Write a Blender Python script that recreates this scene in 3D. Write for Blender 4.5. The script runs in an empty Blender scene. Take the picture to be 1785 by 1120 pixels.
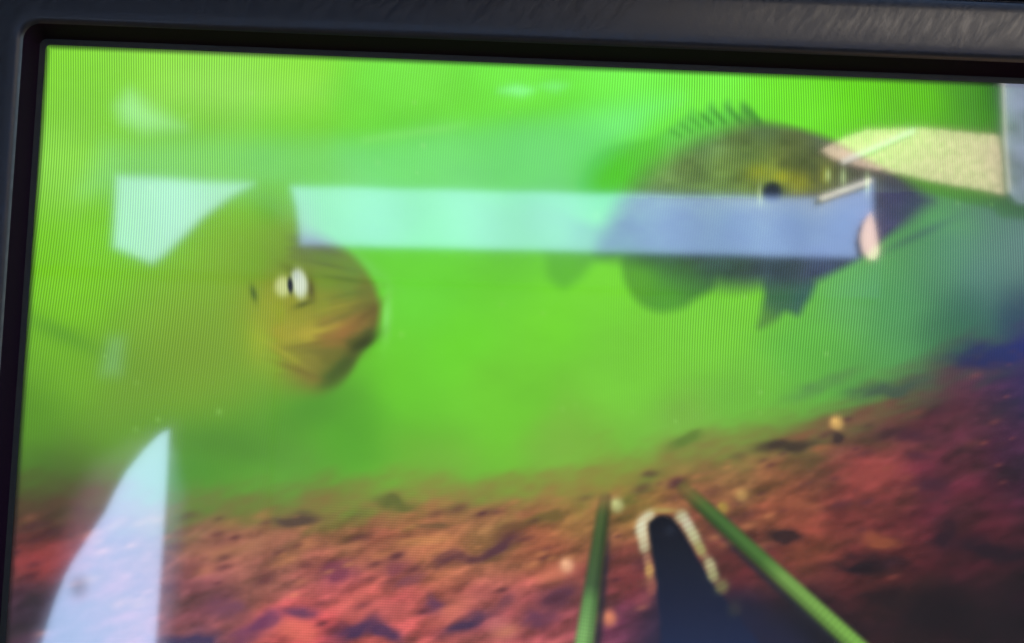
import bpy, bmesh, math
import numpy as np
from mathutils import Vector, Matrix

scene = bpy.context.scene
C = scene.collection

# ---------------------------------------------------------------- camera
CAM_LOC = Vector((0.0, -0.25, 0.85))
PITCH, ROLL = math.radians(4.7), math.radians(2.3)
fwd = Vector((0, math.cos(PITCH), math.sin(PITCH)))
rt0 = Vector((1, 0, 0)); up0 = rt0.cross(fwd)
rt = rt0 * math.cos(ROLL) + up0 * math.sin(ROLL)
up = -rt0 * math.sin(ROLL) + up0 * math.cos(ROLL)
cam_data = bpy.data.cameras.new('camera')
cam = bpy.data.objects.new('camera', cam_data)
C.objects.link(cam)
m = Matrix((rt, up, -fwd)).transposed().to_4x4()
m.translation = CAM_LOC
cam.matrix_world = m
FPX = 2500.0                       # focal length in photograph pixels (1785 wide)
cam_data.sensor_width = 36.0
cam_data.lens = 36.0 * FPX / 1785.0
cam_data.clip_start = 0.01
cam_data.clip_end = 5000.0
cam_data.dof.use_dof = True
cam_data.dof.focus_distance = 0.2515
cam_data.dof.aperture_fstop = 75.0
scene.camera = cam

# ---------------------------------------------------------------- sky, sun, exposure
SUN_TO = Vector((0.50, 0.70, 0.58)).normalized()
world = bpy.data.worlds.new('World'); scene.world = world; world.use_nodes = True
wn = world.node_tree.nodes; wn.clear()
sky = wn.new('ShaderNodeTexSky'); sky.sky_type = 'NISHITA'; sky.sun_disc = False
sky.sun_elevation = math.asin(SUN_TO.z)
sky.sun_rotation = math.atan2(SUN_TO.x, SUN_TO.y)
bg = wn.new('ShaderNodeBackground'); bg.inputs['Strength'].default_value = 0.10
wo = wn.new('ShaderNodeOutputWorld')
world.node_tree.links.new(sky.outputs[0], bg.inputs[0])
world.node_tree.links.new(bg.outputs[0], wo.inputs[0])
sun_data = bpy.data.lights.new('sun', 'SUN'); sun_data.energy = 5.0
sun_data.angle = math.radians(0.5); sun_data.color = (1.0, 0.95, 0.88)
sun = bpy.data.objects.new('sun', sun_data); C.objects.link(sun)
sun.rotation_euler = SUN_TO.to_track_quat('Z', 'Y').to_euler()
sun.location = (1, 2, 3)

EXPOSURE = 3.0
vs = scene.view_settings
scene.display_settings.display_device = 'sRGB'
vs.view_transform = 'Standard'; vs.look = 'None'; vs.gamma = 1.0
vs.use_curve_mapping = False; vs.exposure = EXPOSURE

# ---------------------------------------------------------------- helpers
def tag(o, label=None, cat=None, group=None, kind=None):
    for k, v in (('label', label), ('category', cat), ('group', group), ('kind', kind)):
        if v: o[k] = v
    return o

def new_mat(name, color=(0.5, 0.5, 0.5), rough=0.5, spec=0.5, noise=None, bump=None):
    """Principled material; noise=(scale, amount) varies the colour, bump=(scale, strength, distance)."""
    mt = bpy.data.materials.new(name); mt.use_nodes = True
    nt = mt.node_tree; b = nt.nodes['Principled BSDF']
    b.inputs['Base Color'].default_value = (*color, 1)
    b.inputs['Roughness'].default_value = rough
    b.inputs['Specular IOR Level'].default_value = spec
    tc = nt.nodes.new('ShaderNodeTexCoord')
    if noise:
        n = nt.nodes.new('ShaderNodeTexNoise'); n.inputs['Scale'].default_value = noise[0]
        n.inputs['Detail'].default_value = 6
        nt.links.new(tc.outputs['Object'], n.inputs['Vector'])
        r = nt.nodes.new('ShaderNodeMapRange')
        r.inputs['From Min'].default_value = 0.3; r.inputs['From Max'].default_value = 0.7
        r.inputs['To Min'].default_value = 1 - noise[1]; r.inputs['To Max'].default_value = 1 + noise[1]
        nt.links.new(n.outputs[0], r.inputs['Value'])
        mx = nt.nodes.new('ShaderNodeVectorMath'); mx.operation = 'SCALE'
        mx.inputs[0].default_value = color
        nt.links.new(r.outputs[0], mx.inputs['Scale'])
        nt.links.new(mx.outputs[0], b.inputs['Base Color'])
    if bump:
        n2 = nt.nodes.new('ShaderNodeTexNoise'); n2.inputs['Scale'].default_value = bump[0]
        n2.inputs['Detail'].default_value = 5
        nt.links.new(tc.outputs['Object'], n2.inputs['Vector'])
        bp = nt.nodes.new('ShaderNodeBump'); bp.inputs['Strength'].default_value = bump[1]
        bp.inputs['Distance'].default_value = bump[2]
        nt.links.new(n2.outputs[0], bp.inputs['Height'])
        nt.links.new(bp.outputs[0], b.inputs['Normal'])
    return mt

def mesh_obj(name, verts, faces, mat, parent=None, smooth=False):
    me = bpy.data.meshes.new(name)
    me.from_pydata([tuple(v) for v in verts], [], [tuple(f) for f in faces])
    me.validate(); me.update()
    if smooth:
        for p in me.polygons: p.use_smooth = True
    o = bpy.data.objects.new(name, me); C.objects.link(o)
    if mat: me.materials.append(mat)
    if parent: o.parent = parent
    return o

def box(name, lo, hi, mat, parent=None, bevel=0.0):
    bm = bmesh.new()
    bmesh.ops.create_cube(bm, size=1.0)
    for v in bm.verts:
        for i in range(3):
            v.co[i] = lo[i] if v.co[i] < 0 else hi[i]
    if bevel:
        bmesh.ops.bevel(bm, geom=bm.edges[:], offset=bevel, segments=2, affect='EDGES')
    me = bpy.data.meshes.new(name); bm.to_mesh(me); bm.free()
    me.materials.append(mat)
    o = bpy.data.objects.new(name, me); C.objects.link(o)
    if parent: o.parent = parent
    return o

def empty(name, loc):
    o = bpy.data.objects.new(name, None); C.objects.link(o); o.location = loc
    o.empty_display_size = 0.05
    return o

# ---------------------------------------------------------------- large setting: ground, unseen added backdrop, table
M_ground = new_mat('ground_soil', (0.05, 0.045, 0.035), 0.95, 0.2, (3.0, 0.4), (40, 0.6, 0.02))
g = mesh_obj('ground', [(-2000, -2000, 0), (2000, -2000, 0), (2000, 2000, 0), (-2000, 2000, 0)], [(0, 1, 2, 3)], M_ground)
tag(g, 'brown soil ground under the table', 'ground', kind='structure')

M_dark = new_mat('dark_backdrop', (0.006, 0.0065, 0.008), 0.9, 0.1, (30, 0.2))
M_white = new_mat('panel_pale', (0.44, 0.61, 0.97), 0.6, 0.3, (9, 0.05))
M_sand = new_mat('panel_sandy', (0.62, 0.46, 0.36), 0.95, 0.1, (240, 0.9))
for _n in M_sand.node_tree.nodes:
    if _n.type == 'MAP_RANGE':
        _n.inputs['From Min'].default_value = 0.42; _n.inputs['From Max'].default_value = 0.58
        _n.inputs['To Min'].default_value = 0.55; _n.inputs['To Max'].default_value = 1.5
M_grey = new_mat('panel_grey_blue', (0.16, 0.18, 0.30), 0.6, 0.3, (45, 0.6))
M_strip = new_mat('strip_white', (0.8, 0.78, 0.72), 0.6, 0.3, (200, 0.1))
M_pink = new_mat('panel_pink', (0.98, 0.72, 0.62), 0.5, 0.3, (60, 0.05))

MIRRORED_PANELS = {  # unseen panels added, outlined to make the reflections in the screen
    'pale_panel': (M_white, -1.28, 0.006, [(-0.3607, 0.8461), (-0.3597, 0.7783), (-0.3602, 0.7060), (-0.3610, 0.6195), (-0.3610, 0.5396), (-0.4999, 0.5342), (-0.4803, 0.6177), (-0.4692, 0.6598), (-0.4600, 0.6880), (-0.4530, 0.7030), (-0.4380, 0.7290), (-0.4220, 0.7560), (-0.4130, 0.7780), (-0.4020, 0.8000), (-0.3860, 0.8220), (-0.3715, 0.8385)]),
    'sandy_panel': (M_sand, -1.28, 0.01, [(0.3259, 1.1746), (0.3504, 1.1895), (0.3751, 1.1993), (0.4310, 1.2041), (0.5212, 1.1990), (0.5928, 1.1931), (0.5934, 1.1178), (0.5468, 1.1309), (0.4940, 1.1400), (0.4443, 1.1468), (0.4070, 1.1540), (0.3697, 1.1588), (0.3385, 1.1670)]),
    'grey_panel': (M_grey, -1.277, 0.02, [(0.5203, 1.2893), (0.5244, 1.1919), (0.5294, 1.1363), (0.5375, 1.1255), (0.6056, 1.1167), (0.6043, 1.2923)]),
    'grey_panel_edge': (M_strip, -1.2755, 0.004, [(0.5192, 1.2893), (0.5233, 1.1919), (0.5283, 1.1363), (0.5306, 1.1363), (0.5256, 1.1919), (0.5215, 1.2893)]),
    'white_strip': (M_strip, -1.2755, 0.004, [(0.3462, 1.1643), (0.4255, 1.2025), (0.4280, 1.1976), (0.3500, 1.1595)]),
    'white_strip.001': (M_strip, -1.280, 0.004, [(0.3256, 1.1243), (0.3810, 1.1471), (0.3835, 1.1422), (0.3281, 1.1195)]),
    'float': (M_pink, -1.281, 0.003, [(0.3823, 1.1107), (0.3746, 1.0980), (0.3712, 1.0823), (0.3740, 1.0670), (0.3815, 1.0580), (0.3894, 1.0596), (0.3917, 1.0677), (0.3869, 1.0954)]),  # flat panel added for the pink spot mirrored in the screen
}
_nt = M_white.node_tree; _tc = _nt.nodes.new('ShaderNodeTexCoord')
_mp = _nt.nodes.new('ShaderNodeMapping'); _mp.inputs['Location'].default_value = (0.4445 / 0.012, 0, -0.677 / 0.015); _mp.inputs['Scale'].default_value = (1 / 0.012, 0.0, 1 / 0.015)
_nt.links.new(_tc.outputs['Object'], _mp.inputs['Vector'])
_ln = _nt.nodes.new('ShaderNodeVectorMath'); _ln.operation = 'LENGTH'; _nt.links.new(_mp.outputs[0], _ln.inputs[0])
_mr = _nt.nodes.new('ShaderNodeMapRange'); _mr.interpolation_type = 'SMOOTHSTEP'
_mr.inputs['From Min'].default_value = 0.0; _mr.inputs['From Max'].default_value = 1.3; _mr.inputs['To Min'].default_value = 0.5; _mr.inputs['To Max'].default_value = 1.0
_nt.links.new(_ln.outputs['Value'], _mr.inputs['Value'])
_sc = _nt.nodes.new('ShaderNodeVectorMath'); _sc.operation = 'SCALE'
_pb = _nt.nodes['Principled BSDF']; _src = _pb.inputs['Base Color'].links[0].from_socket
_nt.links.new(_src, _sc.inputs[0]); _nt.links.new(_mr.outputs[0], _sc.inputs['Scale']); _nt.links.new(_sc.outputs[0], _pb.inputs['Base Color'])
added_backdrop = empty('added_backdrop', (0, -1.33, 0))
tag(added_backdrop, 'added dark backdrop, unseen, with pale shapes mirrored in the glossy screen', 'added_backdrop')
box('backdrop_wall', (-1.6, -0.03, 0.0), (1.6, 0.03, 2.3), M_dark, added_backdrop)  # added, unseen: keeps open sky out of the screen's reflections
box('sky_blocker', (-1.6, 0.031, 2.24), (1.6, 0.50, 2.3), M_dark, added_backdrop)  # unseen blocker added to cut the skylight on the bezel
for nm, (mt, y, th, pts) in MIRRORED_PANELS.items():
    n = len(pts)
    vs_ = [(x, y + 1.33, z) for x, z in pts] + [(x, y + 1.33 - th, z) for x, z in pts]
    fs_ = [list(range(n))[::-1], list(range(n, 2 * n))] + [(i, (i + 1) % n, n + (i + 1) % n, n + i) for i in range(n)]
    o = mesh_obj(nm.split('.')[0], vs_, fs_, mt, added_backdrop)
    bm = bmesh.new(); bm.from_mesh(o.data)
    bmesh.ops.recalc_face_normals(bm, faces=bm.faces[:]); bm.to_mesh(o.data); bm.free()

def poly_sd(px, pz, P):
    d2 = np.full(px.shape, 1e9); ins = np.zeros(px.shape, bool)
    for i in range(len(P)):
        (ax, az), (bx, bz) = P[i - 1], P[i]
        ex, ez = bx - ax, bz - az
        t = np.clip(((px - ax) * ex + (pz - az) * ez) / (ex * ex + ez * ez), 0, 1)
        d2 = np.minimum(d2, (px - ax - t * ex) ** 2 + (pz - az - t * ez) ** 2)
        ins ^= ((az > pz) != (bz > pz)) & (px < ax + (pz - az) * ex / (ez if abs(ez) > 1e-9 else 1e-9))
    return np.where(ins, -1, 1) * np.sqrt(d2)

M_glare = bpy.data.materials.new('glare_sheet'); M_glare.use_nodes = True
_b = M_glare.node_tree.nodes['Principled BSDF']; _b.inputs['Roughness'].default_value = 0.9
_b.inputs['Specular IOR Level'].default_value = 0.1
_a = M_glare.node_tree.nodes.new('ShaderNodeAttribute'); _a.attribute_name = 'tint'
M_glare.node_tree.links.new(_a.outputs['Color'], _b.inputs['Base Color'])

def glare_sheet(x0, x1, z0, z1, y, glare_shapes, step=0.004):
    """Added unseen dark sheet; soft mirrored glare painted into its colour: (outline, softness, colour)."""
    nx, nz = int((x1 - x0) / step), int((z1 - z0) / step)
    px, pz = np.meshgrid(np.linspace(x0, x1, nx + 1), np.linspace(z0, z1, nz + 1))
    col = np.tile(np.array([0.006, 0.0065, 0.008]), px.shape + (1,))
    for P, soft, c in glare_shapes:
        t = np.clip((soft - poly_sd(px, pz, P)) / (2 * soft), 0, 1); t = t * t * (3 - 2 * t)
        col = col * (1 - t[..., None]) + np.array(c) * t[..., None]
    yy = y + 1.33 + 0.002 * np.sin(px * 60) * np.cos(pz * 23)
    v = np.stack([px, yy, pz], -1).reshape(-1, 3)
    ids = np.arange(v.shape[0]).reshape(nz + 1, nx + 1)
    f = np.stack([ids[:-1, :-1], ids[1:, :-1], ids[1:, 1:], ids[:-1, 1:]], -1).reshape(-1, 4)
    o = mesh_obj('painted_glare', v.tolist(), f.tolist(), M_glare, added_backdrop, True)
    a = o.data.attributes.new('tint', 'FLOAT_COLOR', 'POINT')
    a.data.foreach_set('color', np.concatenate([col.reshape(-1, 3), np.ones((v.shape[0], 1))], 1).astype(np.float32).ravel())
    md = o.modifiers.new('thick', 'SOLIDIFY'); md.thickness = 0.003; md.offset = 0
    return o

glare_sheet(-0.62, 0.395, 1.016, 1.3, -1.289, [  # mirrored band, upper veil and glints, painted as sheet colour
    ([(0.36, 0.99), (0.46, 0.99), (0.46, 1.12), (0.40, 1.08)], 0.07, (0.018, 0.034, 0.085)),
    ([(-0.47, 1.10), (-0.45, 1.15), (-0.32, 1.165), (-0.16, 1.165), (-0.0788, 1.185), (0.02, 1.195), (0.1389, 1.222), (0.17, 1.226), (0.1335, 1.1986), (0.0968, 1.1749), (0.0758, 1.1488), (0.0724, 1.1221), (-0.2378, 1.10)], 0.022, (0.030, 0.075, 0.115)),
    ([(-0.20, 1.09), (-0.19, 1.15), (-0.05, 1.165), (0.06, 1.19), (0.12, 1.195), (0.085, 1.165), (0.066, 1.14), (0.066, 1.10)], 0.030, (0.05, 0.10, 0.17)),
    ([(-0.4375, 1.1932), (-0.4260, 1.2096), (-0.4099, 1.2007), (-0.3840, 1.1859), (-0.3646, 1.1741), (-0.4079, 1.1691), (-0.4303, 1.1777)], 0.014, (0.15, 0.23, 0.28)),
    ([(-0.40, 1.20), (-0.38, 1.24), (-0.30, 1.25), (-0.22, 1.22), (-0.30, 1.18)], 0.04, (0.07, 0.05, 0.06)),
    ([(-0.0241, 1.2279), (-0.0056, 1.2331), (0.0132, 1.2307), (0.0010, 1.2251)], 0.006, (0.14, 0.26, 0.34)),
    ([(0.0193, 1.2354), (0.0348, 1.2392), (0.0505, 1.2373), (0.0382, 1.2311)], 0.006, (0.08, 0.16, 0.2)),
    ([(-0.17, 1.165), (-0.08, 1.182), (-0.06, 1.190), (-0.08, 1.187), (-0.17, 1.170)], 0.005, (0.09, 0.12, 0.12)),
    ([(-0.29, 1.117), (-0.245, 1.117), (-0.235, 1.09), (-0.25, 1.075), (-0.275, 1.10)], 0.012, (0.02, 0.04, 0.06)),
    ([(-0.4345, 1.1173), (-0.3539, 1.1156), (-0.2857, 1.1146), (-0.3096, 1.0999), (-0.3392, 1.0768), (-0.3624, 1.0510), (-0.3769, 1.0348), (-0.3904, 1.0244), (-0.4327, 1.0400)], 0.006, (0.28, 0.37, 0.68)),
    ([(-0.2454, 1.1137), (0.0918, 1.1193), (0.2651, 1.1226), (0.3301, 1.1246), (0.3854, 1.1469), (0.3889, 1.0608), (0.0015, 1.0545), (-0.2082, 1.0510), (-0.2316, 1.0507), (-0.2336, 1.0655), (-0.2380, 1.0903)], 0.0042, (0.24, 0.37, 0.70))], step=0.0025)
glare_sheet(-0.62, -0.26, 0.48, 0.98, -1.293, [  # soft glow around the mirrored wedge, painted as sheet colour
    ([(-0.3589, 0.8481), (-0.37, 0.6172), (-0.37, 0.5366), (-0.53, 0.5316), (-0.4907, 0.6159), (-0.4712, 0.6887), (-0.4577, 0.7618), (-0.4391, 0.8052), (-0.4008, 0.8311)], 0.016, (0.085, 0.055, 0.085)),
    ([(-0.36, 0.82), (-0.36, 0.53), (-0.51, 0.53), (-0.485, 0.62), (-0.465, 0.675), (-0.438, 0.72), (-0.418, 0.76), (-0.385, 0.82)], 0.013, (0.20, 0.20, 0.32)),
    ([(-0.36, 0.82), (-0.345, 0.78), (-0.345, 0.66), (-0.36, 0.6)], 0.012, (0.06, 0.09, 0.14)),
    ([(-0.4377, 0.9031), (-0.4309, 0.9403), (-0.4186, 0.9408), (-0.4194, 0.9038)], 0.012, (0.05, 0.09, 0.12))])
# unseen pale reflector added high up: its light gives the bezel its sheen
M_reflector = new_mat('pale_reflector', (0.75, 0.68, 0.62), 0.9, 0.1, (20, 0.2))
box('sheen_reflector', (0.30, 0.035, 1.365), (1.15, 0.05, 1.85), M_reflector, added_backdrop, 0.004)

glare_sheet(-0.25, 0.80, 0.45, 1.165, -1.2955, [  # blue veil mirrored at the right, painted as a colour gradient
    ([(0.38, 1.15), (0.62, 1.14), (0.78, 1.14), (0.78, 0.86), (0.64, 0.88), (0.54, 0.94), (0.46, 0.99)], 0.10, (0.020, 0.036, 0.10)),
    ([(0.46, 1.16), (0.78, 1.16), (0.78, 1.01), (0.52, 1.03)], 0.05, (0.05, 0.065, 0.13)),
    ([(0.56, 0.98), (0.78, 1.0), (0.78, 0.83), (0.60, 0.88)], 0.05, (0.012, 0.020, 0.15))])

M_wood = new_mat('table_wood', (0.16, 0.10, 0.06), 0.6, 0.3, (12, 0.3))
TABLE_Z = 0.762
table = empty('camp_table', (0, 0.1, 0))
tag(table, 'brown wooden camp table under the monitor', 'table')
for k in range(4):
    box('plank', (-0.45, -0.22 + k * 0.125, TABLE_Z - 0.025), (0.45, -0.22 + k * 0.125 + 0.121, TABLE_Z), M_wood, table, 0.002)
for sx in (-1, 1):
    for sy in (-1, 1):
        box('leg', (sx * 0.40 - 0.02, 0.03 + sy * 0.19 - 0.02, 0), (sx * 0.40 + 0.02, 0.03 + sy * 0.19 + 0.02, TABLE_Z - 0.025), M_wood, table, 0.003)

# ---------------------------------------------------------------- the monitor
SX0, SZ1 = -0.08476, 0.91664         # top left corner of the lit panel
SW, SH = 0.210, 0.122
SX1, SZ0 = SX0 + SW, SZ1 - SH
ORG = Vector(((SX0 + SX1) / 2, 0, TABLE_Z))
monitor = empty('monitor', ORG)
tag(monitor, 'black plastic monitor whose glossy screen shows two fish in green water', 'monitor')

def plastic(name, color, rough, scratch=True):
    mt = bpy.data.materials.new(name); mt.use_nodes = True
    nt = mt.node_tree; b = nt.nodes['Principled BSDF']
    b.inputs['Base Color'].default_value = (*color, 1)
    b.inputs['Specular IOR Level'].default_value = 0.38
    tc = nt.nodes.new('ShaderNodeTexCoord')
    n = nt.nodes.new('ShaderNodeTexNoise'); n.inputs['Scale'].default_value = 900; n.inputs['Detail'].default_value = 3
    nt.links.new(tc.outputs['Object'], n.inputs['Vector'])
    bp = nt.nodes.new('ShaderNodeBump'); bp.inputs['Strength'].default_value = 0.07; bp.inputs['Distance'].default_value = 0.0002
    nt.links.new(n.outputs[0], bp.inputs['Height'])
    vr = nt.nodes.new('ShaderNodeVectorRotate'); vr.rotation_type = 'Y_AXIS'; vr.inputs['Angle'].default_value = math.radians(-30)
    nt.links.new(tc.outputs['Object'], vr.inputs['Vector'])
    mp = nt.nodes.new('ShaderNodeMapping'); mp.inputs['Scale'].default_value = (1300, 1300, 260)
    nt.links.new(vr.outputs[0], mp.inputs['Vector'])
    n3 = nt.nodes.new('ShaderNodeTexNoise'); n3.inputs['Scale'].default_value = 1.0; n3.inputs['Detail'].default_value = 4
    nt.links.new(mp.outputs[0], n3.inputs['Vector'])
    mr = nt.nodes.new('ShaderNodeMapRange')
    mr.inputs['From Min'].default_value = 0.35; mr.inputs['From Max'].default_value = 0.7
    mr.inputs['To Min'].default_value = rough - 0.04; mr.inputs['To Max'].default_value = rough + 0.10
    nt.links.new(n3.outputs[0], mr.inputs['Value'])
    nt.links.new(mr.outputs[0], b.inputs['Roughness'])
    if scratch:
        bp2 = nt.nodes.new('ShaderNodeBump'); bp2.inputs['Strength'].default_value = 0.05; bp2.inputs['Distance'].default_value = 0.0002
        nt.links.new(n3.outputs[0], bp2.inputs['Height']); nt.links.new(bp.outputs[0], bp2.inputs['Normal'])
        nt.links.new(bp2.outputs[0], b.inputs['Normal'])
    else:
        nt.links.new(bp.outputs[0], b.inputs['Normal'])
    return mt

M_bezel = plastic('bezel_black_plastic', (0.004, 0.005, 0.009), 0.33)
M_lip = new_mat('bezel_lip_plastic', (0.006, 0.0016, 0.007), 0.7, 0.05)
M_gasket = new_mat('dark_gasket', (0.008, 0.010, 0.011), 0.6, 0.3)

def ring(d, y, rad, seg=10):
    """Rounded rectangle d metres outside the lit panel, at depth y."""
    x0, x1, z0, z1 = SX0 - d, SX1 + d, SZ0 - d, SZ1 + d
    r = max(rad, 1e-5); pts = []
    for cx, cz, a0 in ((x1 - r, z1 - r, 0), (x0 + r, z1 - r, 90), (x0 + r, z0 + r, 180), (x1 - r, z0 + r, 270)):
        for k in range(seg + 1):
            a = math.radians(a0 + 90 * k / seg)
            pts.append((cx + r * math.cos(a) - ORG.x, y, cz + r * math.sin(a) - ORG.z))
    return pts

def loft(name, rings, mat, parent, cap=False, smooth=True):
    vs_, fs_ = [], []
    n = len(rings[0])
    for r in rings: vs_ += r
    for i in range(len(rings) - 1):
        for k in range(n):
            a, b = i * n + k, i * n + (k + 1) % n
            fs_.append((a, a + n, b + n, b))
    if cap: fs_.append([(len(rings) - 1) * n + k for k in range(n)])
    o = mesh_obj(name, vs_, fs_, mat, parent, smooth)
    return o

mm = 0.001
loft('gasket', [ring(-0.15 * mm, -0.12 * mm, 0.9 * mm), ring(0.9 * mm, -0.20 * mm, 1.2 * mm)], M_gasket, monitor)
loft('bezel_lip', [ring(d * mm, y * mm, r * mm) for d, y, r in
     ((0.8, 0.3, 1.2), (0.9, -0.3, 1.3), (1.3, -1.6, 1.8), (1.9, -3.3, 2.5), (2.2, -4.05, 2.8), (2.4, -4.5, 3.0))], M_lip, monitor)
loft('bezel', [ring(d * mm, y * mm, r * mm) for d, y, r in
     ((2.4, -4.5, 3.0), (2.65, -4.8, 3.3), (3.1, -5.08, 3.7), (3.6, -5.18, 4.2), (5.0, -5.22, 5.6), (8.0, -5.12, 8.0), (11.0, -4.8, 10.0), (12.8, -4.45, 11.5), (13.3, -4.1, 12.0),
      (13.4, -3.2, 12.0), (13.9, -3.2, 12.2), (14.0, -4.1, 12.3), (14.6, -4.4, 12.8), (17.5, -4.0, 15), (20.0, -3.0, 17), (21.2, -1.0, 18), (21.5, 1.5, 18))], M_bezel, monitor)
loft('rear_shell', [ring(d * mm, y * mm, r * mm) for d, y, r in
     ((21.5, 1.5, 18), (21.3, 3, 18), (21.3, 12, 18), (19, 18, 18), (10, 26, 16), (-10, 30, 12))], M_bezel, monitor, cap=True)
fz = SZ0 - 0.0213 - TABLE_Z
for sx in (-1, 1):
    box('foot', (sx * 0.07 - 0.012, -0.012, 0.0), (sx * 0.07 + 0.012, 0.045, fz + 0.006), M_bezel, monitor, 0.002)

# ---- the picture on the lit panel, painted per vertex (what the panel shows, with some bluish reflected veil painted in)
NX, NY = 820, 476
gx = np.linspace(SX0, SX1, NX + 1); gz = np.linspace(SZ1, SZ0, NY + 1)
GX, GZ = np.meshgrid(gx, gz)
# picture coordinates: photograph pixels at the time the picture was designed
vx, vy, vz = GX - CAM_LOC.x, 0.0 - CAM_LOC.y, GZ - CAM_LOC.z
dep = vx * fwd.x + vy * fwd.y + vz * fwd.z
X = 892.5 + FPX * (vx * rt.x + vy * rt.y + vz * rt.z) / dep
Y = 560.0 - FPX * (vx * up.x + vy * up.y + vz * up.z) / dep
X = X.astype(np.float32); Y = Y.astype(np.float32)

def sstep(a, b, v):
    t = np.clip((v - a) / (b - a), 0, 1); return t * t * (3 - 2 * t)

def idw(pts, eps=40.0, p=1.7, xx=None, yy=None):
    num = np.zeros(X.shape + (3,), np.float32); den = np.zeros(X.shape, np.float32)
    xx = X if xx is None else xx; yy = Y if yy is None else yy
    for x, y, c in pts:
        w = 1.0 / ((xx - x) ** 2 + (yy - y) ** 2 + eps * eps) ** p * 1e6
        num += w[..., None] * np.array(c, np.float32); den += w
    return num / den[..., None] / 255.0

def smooth_poly(pts, sub=5):
    P = np.array(pts, float); n = len(P); out = []
    for i in range(n):
        a, b, c, d = P[i - 1], P[i], P[(i + 1) % n], P[(i + 2) % n]
        for k in range(sub):
            t = k / sub
            out.append(0.5 * ((2 * b) + (c - a) * t + (2 * a - 5 * b + 4 * c - d) * t * t + (3 * b - a - 3 * c + d) * t ** 3))
    return np.array(out)

def sd_poly(pts, smooth=True):
    """Signed distance to a polygon, negative inside (only near its box)."""
    P = smooth_poly(pts) if smooth else np.array(pts, float)
    out = np.full(X.shape, 1e3, np.float32)
    pad = 70
    sel = (X > P[:, 0].min() - pad) & (X < P[:, 0].max() + pad) & (Y > P[:, 1].min() - pad) & (Y < P[:, 1].max() + pad)
    x, y = X[sel], Y[sel]
    d2 = np.full(x.shape, 1e12, np.float32); ins = np.zeros(x.shape, bool)
    for i in range(len(P)):
        (ax, ay), (bx, by) = P[i - 1], P[i]
        ex, ey = bx - ax, by - ay
        t = np.clip(((x - ax) * ex + (y - ay) * ey) / (ex * ex + ey * ey + 1e-9), 0, 1)
        d2 = np.minimum(d2, (x - ax - t * ex) ** 2 + (y - ay - t * ey) ** 2)
        cr = (ay > y) != (by > y)
        with np.errstate(divide='ignore', invalid='ignore'):
            xi = ax + (y - ay) * ex / (ey if abs(ey) > 1e-9 else 1e-9)
        ins ^= cr & (x < xi)
    d = np.sqrt(d2)
    out[sel] = np.where(ins, -d, d)
    return out

def mask(sd, soft): return 1 - sstep(-soft, soft, sd)

def over(col, a):
    global IMG
    col = np.asarray(col, np.float32)
    if col.ndim == 1: col = col / 255.0
    IMG = IMG * (1 - a[..., None]) + col * a[..., None]

def ell(x, y, rx, ry, rot=0.0, hard=1.0):
    """Soft elliptical blob, 1 at the centre."""
    c, s = math.cos(math.radians(rot)), math.sin(math.radians(rot))
    u = ((X - x) * c + (Y - y) * s) / rx; v = (-(X - x) * s + (Y - y) * c) / ry
    return np.exp(-((u * u + v * v) ** hard))

def seg_d(ax, ay, bx, by):
    ex, ey = bx - ax, by - ay
    t = np.clip(((X - ax) * ex + (Y - ay) * ey) / (ex * ex + ey * ey), 0, 1)
    return np.hypot(X - ax - t * ex, Y - ay - t * ey), t

rng = np.random.RandomState(7)
LAT = rng.rand(256, 256).astype(np.float32)
def vnoise(u, v):
    iu, iv = np.floor(u).astype(int), np.floor(v).astype(int)
    fu, fv = u - iu, v - iv
    fu = fu * fu * fu * (fu * (fu * 6 - 15) + 10); fv = fv * fv * fv * (fv * (fv * 6 - 15) + 10)
    a = LAT[iu % 256, iv % 256]; b = LAT[(iu + 1) % 256, iv % 256]
    c = LAT[iu % 256, (iv + 1) % 256]; d = LAT[(iu + 1) % 256, (iv + 1) % 256]
    return (a * (1 - fu) + b * fu) * (1 - fv) + (c * (1 - fu) + d * fu) * fv
def fbm(u, v, o=4):
    s = 0; a = 0.5; t = 0
    for k in range(o):
        s = s + a * vnoise(u + 17.3 * k, v + 9.1 * k); t += a; a *= 0.55; u = u * 2.03; v = v * 2.03
    return s / t - 0.5

prs0 = np.random.RandomState(11)
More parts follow.
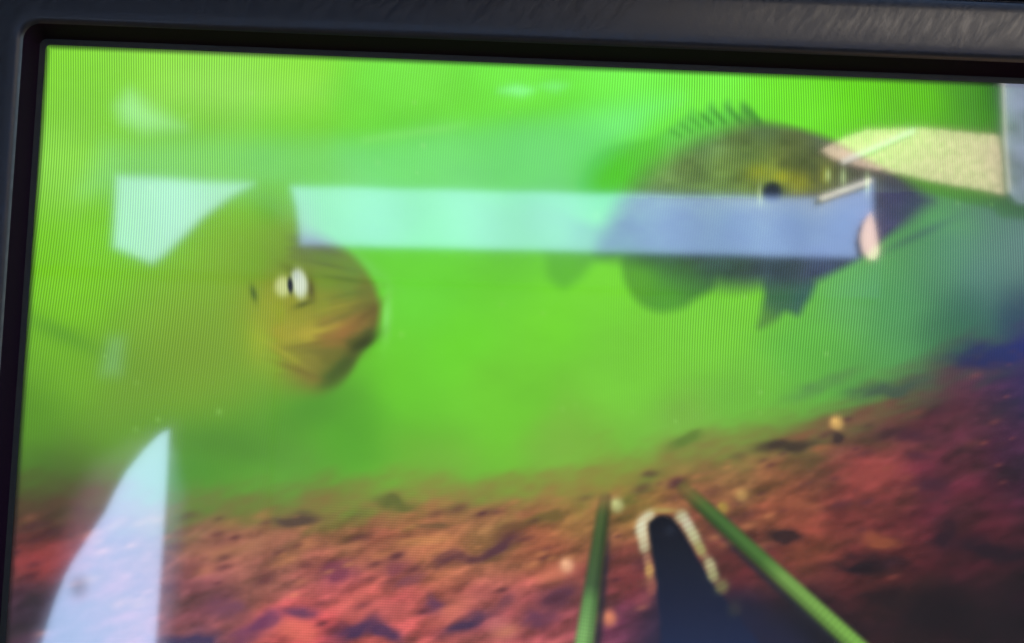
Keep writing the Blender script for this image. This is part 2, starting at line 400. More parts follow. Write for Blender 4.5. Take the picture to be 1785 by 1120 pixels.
# water; bluish reflected veil painted into the right-hand points
WATER = [(60, 90, (128, 212, 50)), (110, 300, (140, 217, 75)), (60, 450, (115, 195, 35)), (130, 520, (120, 200, 35)),
 (120, 640, (110, 180, 40)), (60, 720, (85, 145, 35)), (60, 820, (75, 120, 40)), (200, 690, (105, 155, 50)),
 (200, 420, (120, 205, 40)), (300, 560, (125, 190, 50)), (350, 640, (120, 175, 50)), (300, 130, (140, 220, 65)),
 (500, 130, (140, 230, 60)), (500, 250, (115, 205, 55)), (330, 270, (125, 205, 60)), (700, 130, (120, 232, 70)),
 (700, 260, (105, 215, 60)), (900, 120, (118, 240, 70)), (900, 280, (95, 205, 50)), (1100, 140, (120, 248, 80)),
 (1100, 200, (110, 235, 70)), (1060, 300, (80, 200, 35)), (1250, 130, (118, 240, 65)), (1400, 140, (112, 228, 40)),
 (1500, 150, (105, 220, 20)), (1600, 165, (95, 195, 15)), (1700, 170, (70, 150, 30)), (1785, 170, (30, 50, 55)), (1785, 280, (40, 60, 50)), (700, 380, (98, 198, 45)), (900, 390, (100, 192, 55)), (250, 360, (120, 195, 60)),
 (1560, 210, (95, 185, 35)), (1650, 280, (75, 140, 35)), (1480, 520, (98, 172, 92)), (760, 420, (105, 215, 50)), (720, 520, (105, 215, 55)), (800, 600, (108, 215, 42)),
 (700, 650, (105, 205, 42)), (950, 560, (115, 215, 45)), (1050, 480, (120, 218, 50)), (900, 700, (110, 200, 45)),
 (1100, 650, (118, 205, 55)), (1250, 600, (118, 205, 55)), (1300, 530, (118, 205, 55)), (1300, 680, (110, 185, 60)),
 (1400, 600, (95, 180, 65)), (1550, 540, (80, 152, 82)), (1650, 450, (82, 140, 82)), (1720, 470, (82, 128, 95)), (1785, 430, (80, 118, 95)),
 (1700, 560, (50, 100, 55)), (1785, 560, (30, 50, 50)), (600, 740, (85, 165, 42)), (400, 760, (85, 150, 45)),
 (330, 800, (80, 145, 50)), (500, 820, (95, 160, 55)), (750, 830, (115, 175, 55)), (1000, 790, (125, 180, 60)),
 (1200, 740, (120, 175, 65)), (100, 870, (80, 85, 48)), (2000, 300, (40, 80, 40)), (2100, 600, (25, 35, 40))]
wob = fbm(X / 160, Y / 110, 3)
IMG = idw(WATER, 55, 1.7, X + 60 * wob, Y + 40 * wob)
IMG *= (1 + 0.07 * fbm(X / 120 + 5, Y / 70, 4))[..., None]
# olive shade of the near fish's blurred body and its tail stroke
over((112, 156, 50), 0.62 * ell(310, 655, 200, 78, -8))
over((134, 170, 52), 0.5 * ell(395, 550, 120, 140))
over((80, 140, 45), 0.42 * ell(105, 580, 85, 17, 25))
over((126, 158, 50), 0.45 * ell(420, 430, 85, 85))
over((116, 148, 50), 0.40 * ell(330, 590, 150, 90, 10))
over((75, 140, 45), 0.5 * ell(540, 715, 80, 35, -25))
over((80, 135, 48), 0.6 * ell(390, 775, 110, 30, 10))

for k in range(46):
    x, y, r = prs0.uniform(150, 1750), prs0.uniform(150, 760), prs0.uniform(2.5, 6)
    over((165, 225, 120), prs0.uniform(0.06, 0.28) * ell(x, y, r, r))
# lake bed
BX = np.array([-100, 0, 150, 300, 600, 850, 1000, 1150, 1250, 1400, 1500, 1600, 1700, 1785, 2000, 2400], float)
BY = np.array([850, 855, 865, 885, 870, 852, 843, 802, 778, 745, 705, 670, 622, 588, 525, 430], float)
YB = np.interp(X, BX, BY).astype(np.float32)
slope = np.interp(X, [0, 500, 1000, 1500, 1785], [-0.02, -0.05, -0.25, -0.2, -0.1])
BED = [(60, 900, (85, 65, 50)), (60, 970, (150, 65, 65)), (60, 1060, (60, 50, 65)), (330, 900, (150, 115, 85)),
 (450, 890, (140, 115, 70)), (450, 980, (165, 110, 90)), (350, 1050, (140, 85, 90)), (600, 900, (150, 120, 70)),
 (650, 930, (175, 105, 80)), (750, 960, (200, 130, 85)), (560, 1030, (190, 105, 95)), (700, 1060, (220, 105, 100)),
 (560, 1100, (220, 90, 95)), (850, 930, (165, 125, 75)), (950, 950, (170, 100, 70)), (850, 1080, (190, 100, 100)),
 (950, 1080, (170, 90, 90)), (1000, 900, (170, 135, 70)), (1100, 880, (165, 130, 65)), (1080, 1000, (140, 65, 65)),
 (1080, 1090, (100, 55, 80)), (1300, 820, (150, 125, 70)), (1350, 870, (165, 95, 65)), (1500, 830, (150, 70, 65)),
 (1300, 980, (110, 50, 50)), (1400, 950, (160, 85, 60)), (1500, 900, (140, 65, 60)), (1550, 1000, (135, 55, 55)),
 (1650, 850, (105, 45, 60)), (1700, 950, (100, 40, 50)), (1785, 800, (60, 32, 55)), (1785, 650, (60, 30, 60)),
 (1650, 720, (95, 50, 60)), (1500, 740, (120, 80, 65)), (1400, 760, (130, 100, 65)), (1600, 1080, (60, 38, 42)),
 (1785, 1050, (45, 28, 38)), (1400, 1080, (35, 30, 40)), (1300, 1080, (28, 30, 48)), (2100, 900, (40, 25, 40))]
n1 = fbm(X / 70, (Y + 0.28 * X) / 30, 3)
n2 = fbm(X / 120 + 40, (Y + 0.3 * X) / 45, 3)
n3 = fbm(X / 30 + 80, (Y + 0.35 * X) / 15, 2)
bed = idw(BED, 42, 1.7, X + 50 * n2, Y + 30 * n2) * np.array([0.98, 0.93, 0.95], np.float32)
amp = sstep(-20, 90, Y - YB)
def lump(dx, dy):
    u, v = X + dx, Y + dy + 0.32 * (X + dx) * (X < 1250) + 0.32 * 1250 * (X >= 1250) + 0.12 * (X - 1250) * (X >= 1250)
    return fbm(u / 66 + 3, v / 30 + 3, 2) + 0.22 * fbm(u / 30 + 11, v / 16 + 11, 1)
fine = fbm(X / 17 + 21, (Y + 0.3 * X) / 10 + 5, 2)
emb = lump(0, 0) - lump(-5, -9)
lum = 0.98 + amp * (0.45 * n1 + 0.32 * n2 - 0.42 * emb + 0.22 * fine)
bed = bed * np.clip(lum, 0.45, 1.4)[..., None]
bed[..., 0] += amp * 0.06 * n2; bed[..., 1] += -amp * 0.05 * n1
bm_ = sstep(-62, 70, Y - YB + 60 * n1 + 40 * n2)
over(bed, bm_)
WX = 34 * fbm(X / 60 + 60, Y / 40 + 7, 2); WY = 26 * fbm(X / 60 + 90, Y / 40 + 31, 2)
def dab(x, y, rx, ry, rot, col, a=0.85, h=1.3):
    global X, Y
    X0, Y0 = X, Y
    X, Y = X0 + WX, Y0 + WY
    e = ell(x, y, rx * 1.1, ry * 1.15, rot, h)
    X, Y = X0, Y0
    over(col, a * np.clip(e * (1.05 + 0.9 * n3), 0, 1))
for q in ((520, 906, 34, 9, 0, (85, 68, 60)), (853, 957, 46, 11, -25, (85, 50, 65)), (782, 979, 26, 10, -20, (95, 55, 65)),
          (688, 989, 24, 10, -5, (130, 65, 80)), (602, 1000, 36, 18, -15, (125, 60, 85)), (527, 1065, 26, 11, 0, (90, 58, 95)),
          (614, 1098, 42, 13, -20, (62, 46, 85)), (672, 1104, 36, 13, 10, (72, 50, 88)), (818, 1089, 38, 14, -22, (56, 46, 80)),
          (759, 1051, 19, 15, 0, (100, 60, 90)), (453, 1090, 44, 18, -25, (110, 60, 100)), (708, 1012, 28, 10, -20, (135, 75, 85)),
          (751, 912, 22, 9, 0, (120, 90, 60)), (978, 1040, 36, 20, -35, (95, 55, 75)), (935, 1079, 26, 15, -20, (105, 60, 85)),
          (884, 1055, 24, 10, -20, (125, 70, 80)), (330, 1115, 60, 14, 0, (60, 55, 95)), (390, 1055, 30, 20, 0, (125, 75, 95)),
          (690, 875, 26, 10, 0, (95, 105, 50)), (950, 900, 28, 8, -15, (115, 95, 50)), (900, 915, 22, 7, -15, (120, 85, 55)),
          (1375, 775, 48, 10, -8, (58, 48, 42)), (1460, 757, 12, 12, 0, (55, 42, 42)), (1580, 755, 50, 10, 3, (72, 38, 52)),
          (1515, 985, 58, 13, 0, (26, 20, 28)), (1375, 935, 28, 10, 0, (42, 30, 33)), (1530, 1045, 36, 18, 0, (45, 28, 32)),
          (1645, 930, 20, 22, 20, (52, 28, 42)), (1735, 958, 75, 15, 4, (42, 26, 40)), (1630, 840, 32, 12, 0, (72, 36, 52)),
          (1600, 800, 26, 10, 0, (85, 42, 55)), (1470, 900, 20, 10, 0, (110, 50, 45)), (1640, 1060, 70, 50, 0, (38, 27, 34)),
          (1555, 672, 60, 13, -8, (66, 88, 72)), (1435, 672, 60, 12, -20, (88, 140, 72)), (1190, 768, 30, 9, -15, (95, 125, 50)),
          (1745, 612, 75, 17, -10, (24, 28, 80)), (1430, 1095, 90, 30, 0, (26, 26, 36)), (1720, 1090, 90, 40, 0, (36, 26, 32))):  # the navy dab paints in the blue veil reflected at far right
    dab(*q)
IMG = IMG * (1 - bm_ * 0.30 * sstep(1250, 1700, X + 0.6 * (Y - 900)) * sstep(780, 1050, Y) - 0.07 * bm_)[..., None]
for q in ((520, 1095, 42, 17, 0, (238, 122, 100)), (794, 1063, 32, 13, -25, (232, 128, 105)), (668, 977, 48, 12, -12, (212, 132, 90)),
          (869, 1104, 22, 18, 0, (205, 120, 115)), (661, 1063, 60, 17, 0, (222, 110, 105)), (740, 945, 55, 12, -5, (205, 140, 85)),
          (1435, 777, 20, 8, -15, (168, 98, 65)), (1535, 945, 28, 12, 0, (168, 92, 55)), (1500, 830, 60, 25, 0, (158, 72, 65)),
          (1410, 885, 22, 12, 0, (162, 92, 65)), (960, 1000, 30, 12, -20, (195, 115, 85)), (1040, 1075, 20, 12, 0, (215, 120, 95)),
          (400, 960, 60, 14, -5, (175, 120, 85)), (80, 975, 50, 22, 0, (165, 68, 68))):
    dab(*q, a=0.6)

prs = np.random.RandomState(3)
for k in range(230):
    x = prs.uniform(20, 1785); y = np.interp(x, BX, BY) + 15 + abs(prs.normal(0, 1)) * 110
    r = prs.uniform(4, 11) * (0.7 + 0.5 * (y - 600) / 500)
    if prs.rand() < 0.62: dab_c, al = (70, 38, 48), prs.uniform(0.25, 0.6)
    else: dab_c, al = ((205, 135, 85) if x < 1350 else (150, 78, 62)), prs.uniform(0.2, 0.5)
    x0, x1, y0, y1 = x - 60, x + 60, y - 60, y + 60
    sel = (X > x0) & (X < x1) & (Y > y0) & (Y < y1)
    ca, sa = math.cos(-0.3), math.sin(-0.3)
    u = ((X[sel] - x) * ca + (Y[sel] - y) * sa) / (r * 1.9); v = (-(X[sel] - x) * sa + (Y[sel] - y) * ca) / (r * 0.8)
    a_ = (al * np.exp(-(u * u + v * v)) * np.clip(bm_[sel], 0, 1))[:, None]
    IMG[sel] = IMG[sel] * (1 - a_) + np.array(dab_c, np.float32) / 255 * a_
R = {}                                # masks that become pieces of the panel
# pebbles
for i, (x, y, r, c) in enumerate(((1458, 737, 13, (222, 178, 100)), (988, 985, 13, (232, 175, 135)), (1075, 880, 13, (185, 190, 125)), (1293, 863, 12, (178, 138, 80)), (1062, 1078, 14, (215, 130, 95)), (1260, 885, 11, (160, 135, 60)))):
    a = ell(x, y, r, r * 1.05, 0, 1.4)
    over(c, 0.85 * a)
    over(np.array(c) * 1.12, 0.5 * ell(x - 3, y - 4, r * 0.45, r * 0.4))
    R['pebble%d' % i] = a > 0.4

# probe body with its beaded white edge
probe = [(1130, 920), (1136, 905), (1150, 898), (1166, 900), (1178, 910), (1198, 940), (1219, 978), (1240, 1012), (1262, 1042), (1300, 1090), (1330, 1140), (1345, 1260), (1150, 1260), (1152, 1110), (1147, 1040), (1138, 970)]
sdp = sd_poly(probe)
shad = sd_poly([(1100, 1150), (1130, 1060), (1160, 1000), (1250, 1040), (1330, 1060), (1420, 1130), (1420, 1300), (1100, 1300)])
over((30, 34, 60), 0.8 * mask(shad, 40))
pc = np.stack([np.interp(Y, [890, 960, 1060, 1120, 1200], v) for v in ((8, 16, 22, 27, 27), (11, 22, 30, 38, 38), (20, 36, 55, 68, 70))], -1) / 255.0
over(pc.astype(np.float32), mask(sdp, 7))
over((40, 46, 60), 0.6 * ell(1168, 924, 9, 9))
def bead_run(pts, name):
    tot = np.zeros(X.shape, np.float32)
    for (x, y, rx, ry, rot, c, a) in pts:
        e = ell(x, y, rx * 0.92, ry * 1.18, rot, 1.5)
        e2 = np.clip(e * (0.92 + 0.08 * np.sin((X * 0.5 + Y) * 0.62)), 0, 1)
        over(c, a * e2); tot = np.maximum(tot, e)
    R[name] = tot > 0.45
bead_run([(1131, 898, 15, 8, -38, (205, 205, 170), 0.9), (1118, 917, 12, 16, 12, (222, 222, 190), 0.97), (1121, 935, 11, 13, 0, (215, 212, 175), 0.9),
          (1123, 952, 11, 11, 0, (195, 188, 150), 0.9), (1128, 974, 9, 10, 0, (175, 125, 100), 0.7), (1132, 994, 10, 13, 0, (205, 165, 95), 0.85),
          (1136, 1024, 11, 14, 15, (165, 95, 80), 0.7), (1120, 1048, 18, 12, -20, (150, 75, 80), 0.55)], 'beadL')
bead_run([(1188, 900, 13, 11, 50, (190, 190, 150), 0.9), (1199, 915, 12, 15, -25, (205, 205, 175), 0.92), (1210, 935, 12, 16, -25, (195, 198, 150), 0.92),
          (1221, 957, 11, 13, -25, (165, 165, 100), 0.9), (1238, 985, 12, 14, -20, (190, 188, 140), 0.92), (1243, 1003, 12, 11, -20, (165, 165, 115), 0.9),
          (1258, 1022, 14, 12, 40, (120, 120, 75), 0.85), (1280, 1062, 14, 12, 40, (60, 60, 55), 0.5)], 'beadR')
over((172, 155, 85), 0.8 * ell(1156, 889, 24, 5))
R['probe'] = sdp < 0

# rods
def rod(ax, ay, bx, by, wa, wb, stops, name, side):
    d, t = seg_d(ax, ay, bx, by)
    nx, ny = -(by - ay), (bx - ax); L = math.hypot(nx, ny); nx, ny = nx / L, ny / L
    s = (X - ax) * nx + (Y - ay) * ny
    w = wa + (wb - wa) * t
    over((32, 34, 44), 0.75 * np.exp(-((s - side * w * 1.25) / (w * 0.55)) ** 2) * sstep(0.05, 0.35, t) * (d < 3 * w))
    tt = [q[0] for q in stops]
    col = np.stack([np.interp(t, tt, [q[1][k] for q in stops]) for k in range(3)], -1) / 255.0
    sh = 1.0 + 0.10 * np.exp(-((s + side * 0.25 * w) / (0.5 * w)) ** 2) - 0.30 * np.clip(side * s / w, 0, 1)
    rings_ = 1 + 0.03 * np.sin(t * 330) * sstep(0.4, 0.6, t)
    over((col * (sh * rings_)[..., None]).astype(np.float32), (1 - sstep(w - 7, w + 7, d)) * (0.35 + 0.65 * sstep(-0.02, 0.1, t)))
    R[name] = d < w
rod(1055, 868, 1004, 1225, 10, 20, ((0, (74, 88, 44)), (0.2, (58, 80, 42)), (0.42, (60, 84, 52)), (0.50, (88, 130, 72)), (0.66, (112, 158, 90)), (1, (112, 158, 88))), 'rodL', -1)
rod(1192, 852, 1600, 1222, 12, 18, ((0, (80, 96, 42)), (0.15, (60, 94, 44)), (0.33, (66, 104, 46)), (0.42, (102, 140, 66)), (0.7, (108, 154, 66)), (1, (100, 152, 60))), 'rodR', 1)

# near fish (left): head with open mouth, body lost in the murk
head = [(430, 560), (425, 500), (440, 440), (475, 410), (525, 405), (570, 418), (615, 446), (646, 485), (661, 525), (660, 565), (648, 592), (628, 612), (612, 645), (585, 672), (545, 680), (505, 668), (470, 640), (442, 605)]
sdh = sd_poly(head)
HEADC = [(440, 450, (118, 165, 48)), (480, 430, (120, 160, 55)), (540, 425, (105, 125, 70)), (570, 440, (105, 135, 62)), (610, 470, (108, 145, 62)),
 (480, 540, (150, 165, 52)), (450, 600, (150, 172, 50)), (520, 540, (148, 152, 50)), (560, 530, (140, 150, 52)), (570, 490, (118, 150, 52)),
 (600, 500, (115, 142, 58)), (640, 510, (115, 122, 55)), (590, 530, (138, 138, 52)), (540, 580, (178, 168, 62)), (500, 580, (165, 162, 58)),
 (590, 565, (165, 140, 65)), (575, 590, (150, 118, 58)), (600, 580, (150, 108, 58)), (620, 560, (140, 115, 60)), (650, 550, (105, 98, 48)), (500, 625, (140, 142, 52)),
 (530, 640, (135, 130, 56)), (545, 665, (130, 122, 55)), (580, 620, (112, 112, 45)), (600, 640, (76, 98, 40)), (620, 600, (78, 88, 38)), (640, 590, (75, 92, 42)), (585, 665, (82, 112, 44)), (470, 630, (150, 175, 55))]
hc = idw(HEADC, 14, 1.6, X + 26 * fbm(X / 40, Y / 16, 3), Y + 10 * fbm(X / 30 + 9, Y / 12, 3)) * np.array([0.98, 0.98, 0.92], np.float32)
over((135, 160, 58), 0.45 * ell(500, 400, 45, 50))
over((92, 165, 45), 0.4 * ell(470, 365, 26, 34, -35))
hs = np.interp(X, [420, 480, 540, 610], [62, 48, 24, 11]).astype(np.float32)
over((150, 232, 130), 0.5 * ell(674, 552, 9, 42, 4) )
over((120, 205, 95), 0.45 * ell(640, 462, 48, 12, 40))
over(hc, 1 - sstep(-hs, hs, sdh))
for q in ((610, 512, 40, 5, -12, (98, 118, 48), 0.45), (585, 535, 45, 4, -14, (160, 155, 55), 0.4), (600, 550, 50, 6, -24, (112, 112, 48), 0.5),
          (560, 575, 48, 7, -14, (188, 172, 62), 0.5), (608, 572, 40, 13, -32, (158, 112, 58), 0.6), (634, 598, 30, 11, -35, (52, 60, 26), 0.85), (596, 640, 40, 9, -42, (60, 76, 30), 0.6), (640, 548, 30, 8, -40, (96, 84, 42), 0.5), (545, 600, 40, 5, -8, (120, 108, 45), 0.5), (520, 645, 45, 6, 20, (112, 104, 44), 0.45), (600, 486, 44, 5, 8, (88, 112, 48), 0.5), (575, 462, 40, 4, 12, (92, 108, 55), 0.45), (560, 430, 34, 9, 18, (92, 98, 62), 0.5), (560, 612, 55, 8, 5, (112, 112, 48), 0.5),
          (590, 648, 36, 14, -48, (74, 98, 38), 0.55), (495, 615, 40, 6, 32, (175, 178, 60), 0.4), (450, 590, 18, 40, 0, (165, 180, 55), 0.35)):
    over(q[5], q[6] * ell(*q[:5]))
over((70, 95, 40), 0.75 * ell(442, 511, 6, 15, -14))
over((75, 70, 35), 0.7 * ell(541, 503, 8, 20, -8)); over((70, 80, 35), 0.6 * ell(528, 530, 16, 6, -20)); over((95, 110, 40), 0.6 * ell(510, 470, 22, 8, 25))
e1 = ell(493, 499, 15, 19, 0, 1.8); e2 = ell(522, 494, 15, 27, -8, 2.2)
over((205, 215, 150), 0.9 * e1); over((214, 226, 205), 0.97 * e2); over((185, 200, 195), 0.5 * ell(516, 480, 7, 9))
over((22, 28, 40), 0.95 * ell(506, 497, 5, 14, -4, 1.5))
R['fish1'] = sdh < 2
R['eye1'] = np.maximum(e1, e2) > 0.4
R['mouth1'] = sd_poly([(560, 598), (600, 580), (640, 552), (660, 545), (655, 580), (636, 606), (612, 640), (580, 650), (560, 625)]) < 0

# far fish (right)
def part(pts, cols, soft, alpha, name, eps=20, thr=0.0):
    sd = sd_poly(pts)
    over(idw(cols, eps, 1.5) if len(cols) > 1 else np.array(cols[0][2], np.float32), alpha * mask(sd, soft))
    R[name] = sd < thr
    return sd
tail = [(1060, 405), (1000, 380), (950, 365), (922, 385), (935, 420), (950, 450), (955, 482), (982, 503), (1010, 485), (1030, 462), (1060, 443)]
part(tail, [(980, 480, (85, 168, 52)), (950, 400, (100, 192, 60)), (1040, 420, (78, 150, 60))], 15, 0.62, 'tail2')
part([(1095, 440), (1085, 475), (1108, 522), (1148, 543), (1190, 536), (1210, 522), (1238, 506), (1246, 490), (1240, 460), (1160, 440)],
     [(1110, 500, (82, 150, 45)), (1160, 530, (75, 148, 48)), (1215, 480, (60, 110, 58)), (1180, 470, (62, 112, 58))], 12, 0.8, 'anal2')
part([(1335, 480), (1332, 515), (1326, 545), (1322, 572), (1350, 560), (1366, 545), (1378, 545), (1392, 548), (1404, 530), (1414, 514), (1420, 490), (1390, 475)],
     [(1330, 560, (85, 135, 60)), (1360, 520, (52, 88, 76)), (1400, 520, (52, 84, 92))], 11, 0.85, 'pelvic2')  # bluish reflected veil painted into the fin colours
dors = [(1020, 335), (1024, 290), (1050, 262), (1090, 248), (1140, 238), (1190, 205), (1207, 190), (1222, 200), (1240, 178), (1254, 196), (1268, 174), (1284, 196), (1298, 178), (1326, 214), (1400, 230), (1380, 280), (1200, 320)]
part(dors, [(1060, 300, (78, 198, 36)), (1130, 270, (85, 190, 50)), (1180, 240, (98, 200, 78)), (1250, 205, (92, 200, 70)), (1310, 212, (80, 150, 60))], 10, 0.7, 'dorsal2')
for (ax, ay, bx, by) in ((1160, 222, 1185, 236), (1178, 210, 1204, 228), (1194, 198, 1222, 220), (1212, 190, 1240, 214), (1232, 180, 1262, 212), (1256, 174, 1292, 212), (1284, 172, 1320, 214), (1298, 178, 1324, 212)):
    d, t = seg_d(ax, ay, bx, by)
    over((62, 135, 45), (0.5 if ax > 1205 else 0.28) * np.exp(-(d / 6) ** 2) * sstep(0, 0.6, t))
body = [(1045, 425), (1075, 365), (1110, 320), (1160, 275), (1220, 243), (1280, 222), (1330, 214), (1390, 224), (1446, 242), (1515, 280), (1580, 313), (1612, 336), (1627, 350), (1614, 362), (1592, 380), (1562, 400), (1530, 425), (1510, 443), (1462, 470), (1418, 490), (1380, 496), (1330, 495), (1290, 499), (1245, 492), (1180, 465), (1110, 450), (1060, 446)]
BODYC = [(1110, 350, (85, 135, 50)), (1160, 300, (105, 140, 50)), (1230, 250, (102, 145, 70)), (1330, 222, (84, 116, 62)), (1440, 246, (84, 100, 72)),  # bluish reflected veil painted into the head and belly points
 (1200, 300, (110, 130, 40)), (1260, 300, (115, 135, 28)), (1310, 270, (92, 118, 38)), (1300, 320, (125, 140, 20)), (1350, 300, (138, 152, 32)), (1400, 320, (138, 142, 34)), (1395, 280, (88, 100, 40)),
 (1440, 300, (105, 105, 38)), (1430, 330, (110, 110, 40)), (1480, 310, (85, 85, 60)), (1500, 290, (78, 72, 72)), (1560, 330, (66, 62, 92)), (1600, 345, (56, 54, 84)), (1540, 390, (70, 68, 104)),
 (1100, 400, (60, 115, 50)), (1180, 400, (45, 80, 42)), (1280, 400, (38, 74, 48)), (1380, 400, (34, 62, 52)), (1470, 400, (36, 56, 62)),
 (1150, 455, (52, 95, 58)), (1250, 475, (55, 92, 75)), (1350, 475, (56, 82, 92)), (1430, 465, (66, 84, 118)), (1080, 430, (62, 125, 52))]
sdb = sd_poly(body)
bs = np.interp(X - 0.25 * (Y - 350), [1050, 1150, 1300, 1420], [26, 36, 22, 11]).astype(np.float32)
bcol = idw(BODYC, 20, 1.6, X + 14 * fbm(X / 30, Y / 22, 3), Y)
bcol = bcol * 0.82 + np.array([118, 172, 92], np.float32) / 255 * 0.18 * (Y < 335)[..., None] + bcol * 0.18 * (Y >= 335)[..., None]
hz = (0.50 * (1 - sstep(1230, 1400, X - 0.5 * (Y - 300))) * (Y < 345))[..., None]
bcol = bcol * (1 - hz) + np.array([118, 176, 84], np.float32) / 255 * hz
bcol = bcol * (1 + 0.26 * fbm(X / 34, Y / 22, 2) + 0.035 * np.sin(X / 15 + 2 * fbm(X / 40, Y / 40, 2)))[..., None]
_g = bcol.mean(-1, keepdims=True)
bcol = (bcol * 0.80 + _g * 0.20) * 0.90
bs = bs + 9 * sstep(1540, 1620, X)
over(bcol, (1 - sstep(-bs, bs, sdb)) * (1 - 0.25 * sstep(1560, 1630, X)))
over((156, 165, 30), 0.55 * ell(1322, 300, 22, 16)); over((165, 168, 30), 0.6 * ell(1362, 308, 18, 13)); over((158, 160, 40), 0.5 * ell(1438, 305, 9, 14)); over((62, 74, 44), 0.45 * ell(1418, 292, 12, 20)); over((152, 152, 28), 0.5 * ell(1392, 318, 22, 18)); over((70, 82, 40), 0.5 * ell(1365, 285, 14, 10))
for x, y, h in ((1325, 338, 17), (1470, 308, 16), (1443, 305, 12), (1512, 320, 22)):
    over((190, 215, 150), 0.6 * ell(x, y, 6, h)); 
over((90, 175, 60), 0.25 * ell(1640, 385, 60, 20, 10))
over((60, 90, 70), 0.45 * ell(1600, 410, 70, 8, -25))
ey = ell(1346, 334, 17, 17, 0, 1.8)
over((18, 26, 38), 0.92 * ey)
R['fish2'] = sdb < 1
R['eye2'] = ey > 0.4
R['bed'] = bm_ > 0.5

edge = np.minimum(np.minimum(GX - SX0, SX1 - GX), np.minimum(SZ1 - GZ, GZ - SZ0)) * 1e4
IMG = IMG * (0.30 + 0.70 * sstep(-2, 13, edge.astype(np.float32)))[..., None]
LIN = np.where(IMG <= 0.04045, np.clip(IMG, 0, None) / 12.92, ((np.clip(IMG, 0, 1.2) + 0.055) / 1.055) ** 2.4).astype(np.float32)
# how strongly the panel's columns and rows show (the lens resolves them unevenly)
def ss(a, b, v):
    return sstep(a, b, v) if a < b else 1 - sstep(b, a, v)
colamp = np.clip(0.12 + 0.8 * ss(650, 250, X) * ss(900, 500, Y) + 0.75 * ss(1000, 1250, X) * ss(780, 560, Y) + 0.25 * ss(400, 150, Y), 0, 1).astype(np.float32)
rowamp = (0.5 * np.exp(-((X - 700) / 260) ** 2) * ss(800, 920, Y)).astype(np.float32)

# ---- panel material: emission from the painted picture, behind a glossy front face
M_panel = bpy.data.materials.new('glossy_display'); M_panel.use_nodes = True
nt = M_panel.node_tree; pb = nt.nodes['Principled BSDF']
pb.inputs['Base Color'].default_value = (0.004, 0.004, 0.005, 1)
pb.inputs['Roughness'].default_value = 0.035
pb.inputs['IOR'].default_value = 1.8
at = nt.nodes.new('ShaderNodeAttribute'); at.attribute_name = 'picture'
aa = nt.nodes.new('ShaderNodeAttribute'); aa.attribute_name = 'lattice'
sp = nt.nodes.new('ShaderNodeSeparateXYZ'); nt.links.new(aa.outputs['Vector'], sp.inputs[0])
tcn = nt.nodes.new('ShaderNodeTexCoord')
sx = nt.nodes.new('ShaderNodeSeparateXYZ'); nt.links.new(tcn.outputs['Object'], sx.inputs[0])
def math_node(op, a, b=None):
    n = nt.nodes.new('ShaderNodeMath'); n.operation = op
    for i, v in enumerate((a, b)):
        if v is None: continue
        if isinstance(v, (int, float)): n.inputs[i].default_value = v
        else: nt.links.new(v, n.inputs[i])
    return n.outputs[0]
def lattice(coord, period, amp_out, depth):
    s = math_node('SINE', math_node('MULTIPLY', coord, 2 * math.pi / period))
    return math_node('ADD', 1.0, math_node('MULTIPLY', math_node('MULTIPLY', s, amp_out), depth))
wob_x = math_node('MULTIPLY', math_node('SINE', math_node('ADD', math_node('MULTIPLY', sx.outputs['Z'], 70.0), math_node('MULTIPLY', sx.outputs['X'], 45.0))), 0.0011)
lat_x = math_node('ADD', sx.outputs['X'], wob_x)
lat = math_node('MULTIPLY', lattice(lat_x, 0.00045, sp.outputs['X'], 0.34), lattice(sx.outputs['Z'], 0.00045, sp.outputs['Y'], 0.2))
sc_ = nt.nodes.new('ShaderNodeVectorMath'); sc_.operation = 'SCALE'
nt.links.new(at.outputs['Color'], sc_.inputs[0]); nt.links.new(lat, sc_.inputs['Scale'])
nt.links.new(sc_.outputs[0], pb.inputs['Emission Color'])
pb.inputs['Emission Strength'].default_value = 1.0 / 2 ** EXPOSURE

# ---- cut the panel into the pieces the picture shows; they butt together in one plane
def cells(msk):
    f = msk.astype(np.float32)
    return (f[:-1, :-1] + f[1:, :-1] + f[:-1, 1:] + f[1:, 1:]) > 2
ID = np.zeros((NY, NX), np.int32)
ORDER = ['bed', 'pebble0', 'pebble1', 'pebble2', 'pebble3', 'pebble4', 'pebble5', 'rodL', 'rodR', 'probe', 'beadL', 'beadR',
         'fish1', 'mouth1', 'eye1', 'tail2', 'anal2', 'pelvic2', 'dorsal2', 'fish2', 'eye2']
for i, k in enumerate(ORDER, 1):
    ID[cells(R[k])] = i
VID = np.arange((NX + 1) * (NY + 1)).reshape(NY + 1, NX + 1)
QUADS = np.stack([VID[:-1, :-1], VID[1:, :-1], VID[1:, 1:], VID[:-1, 1:]], -1)
CO = np.stack([GX - ORG.x, np.zeros_like(GX), GZ - ORG.z], -1).reshape(-1, 3).astype(np.float32)
PIC = np.concatenate([LIN.reshape(-1, 3), np.ones((LIN.size // 3, 1), np.float32)], 1).astype(np.float32)
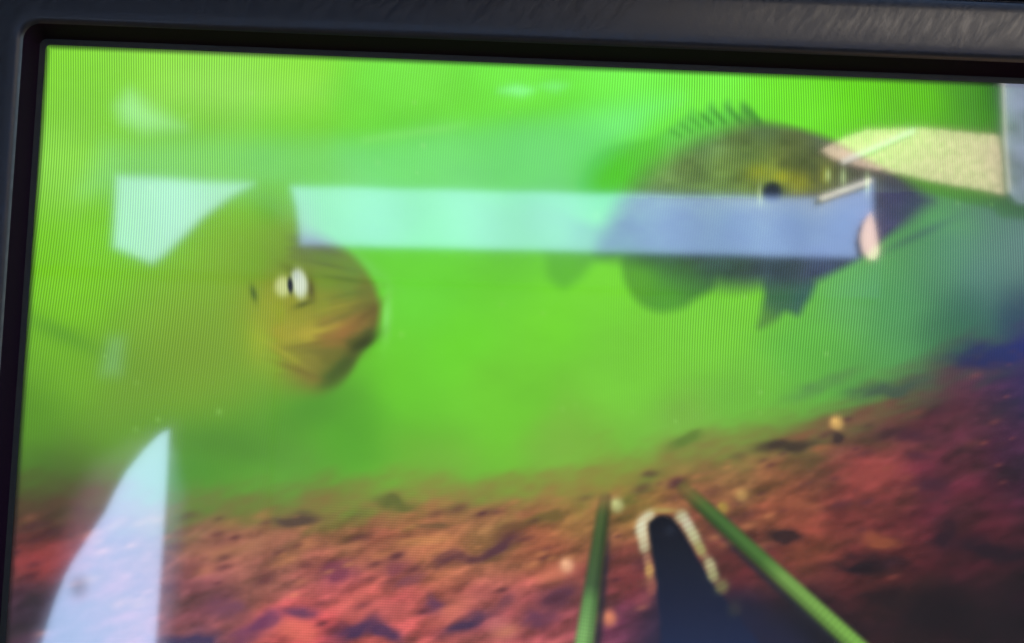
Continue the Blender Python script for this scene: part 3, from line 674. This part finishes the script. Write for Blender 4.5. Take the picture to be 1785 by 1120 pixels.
LATT = np.stack([colamp.ravel(), rowamp.ravel(), np.zeros(colamp.size, np.float32)], 1).astype(np.float32)
def piece(name, idx, parent, label=None):
    q = QUADS[ID == idx]
    used, inv = np.unique(q, return_inverse=True)
    q = inv.reshape(-1, 4).astype(np.int32)
    me = bpy.data.meshes.new(name)
    me.vertices.add(len(used)); me.vertices.foreach_set('co', CO[used].ravel())
    me.loops.add(q.size); me.loops.foreach_set('vertex_index', q.ravel())
    me.polygons.add(len(q)); me.polygons.foreach_set('loop_start', np.arange(0, q.size, 4, dtype=np.int32))
    me.update(calc_edges=True)
    a = me.attributes.new('picture', 'FLOAT_COLOR', 'POINT'); a.data.foreach_set('color', PIC[used].ravel())
    b = me.attributes.new('lattice', 'FLOAT_VECTOR', 'POINT'); b.data.foreach_set('vector', LATT[used].ravel())
    me.materials.append(M_panel)
    o = bpy.data.objects.new(name, me); C.objects.link(o); o.parent = parent
    if label: o['label'] = label
    return o
ix = {k: i for i, k in enumerate(ORDER, 1)}
piece('screen', 0, monitor, 'glossy lit screen showing bright green murky water')
bed_o = piece('lake_bed_image', ix['bed'], monitor, 'red and brown lumpy lake bed at the bottom of the screen')
for i in range(6): piece('pebble_image', ix['pebble%d' % i], bed_o)
piece('rod_image', ix['rodL'], monitor, 'near upright green rod on the screen, left of the black probe')
piece('rod_image', ix['rodR'], monitor, 'slanting green rod on the screen, right of the black probe')
pr = piece('probe_image', ix['probe'], monitor, 'round tipped black probe on the screen between the green rods')
piece('bead_edge', ix['beadL'], pr); piece('bead_edge', ix['beadR'], pr)
f1 = piece('fish_image', ix['fish1'], monitor, 'blurred olive fish head with white eye on the left of the screen')
piece('mouth', ix['mouth1'], f1); piece('eye', ix['eye1'], f1)
f2 = piece('fish_image', ix['fish2'], monitor, 'dark fish in profile facing right in the upper right of the screen')
for k, nm in (('tail2', 'tail_fin'), ('anal2', 'anal_fin'), ('pelvic2', 'pelvic_fin'), ('dorsal2', 'dorsal_fin'), ('eye2', 'eye')):
    piece(nm, ix[k], f2)
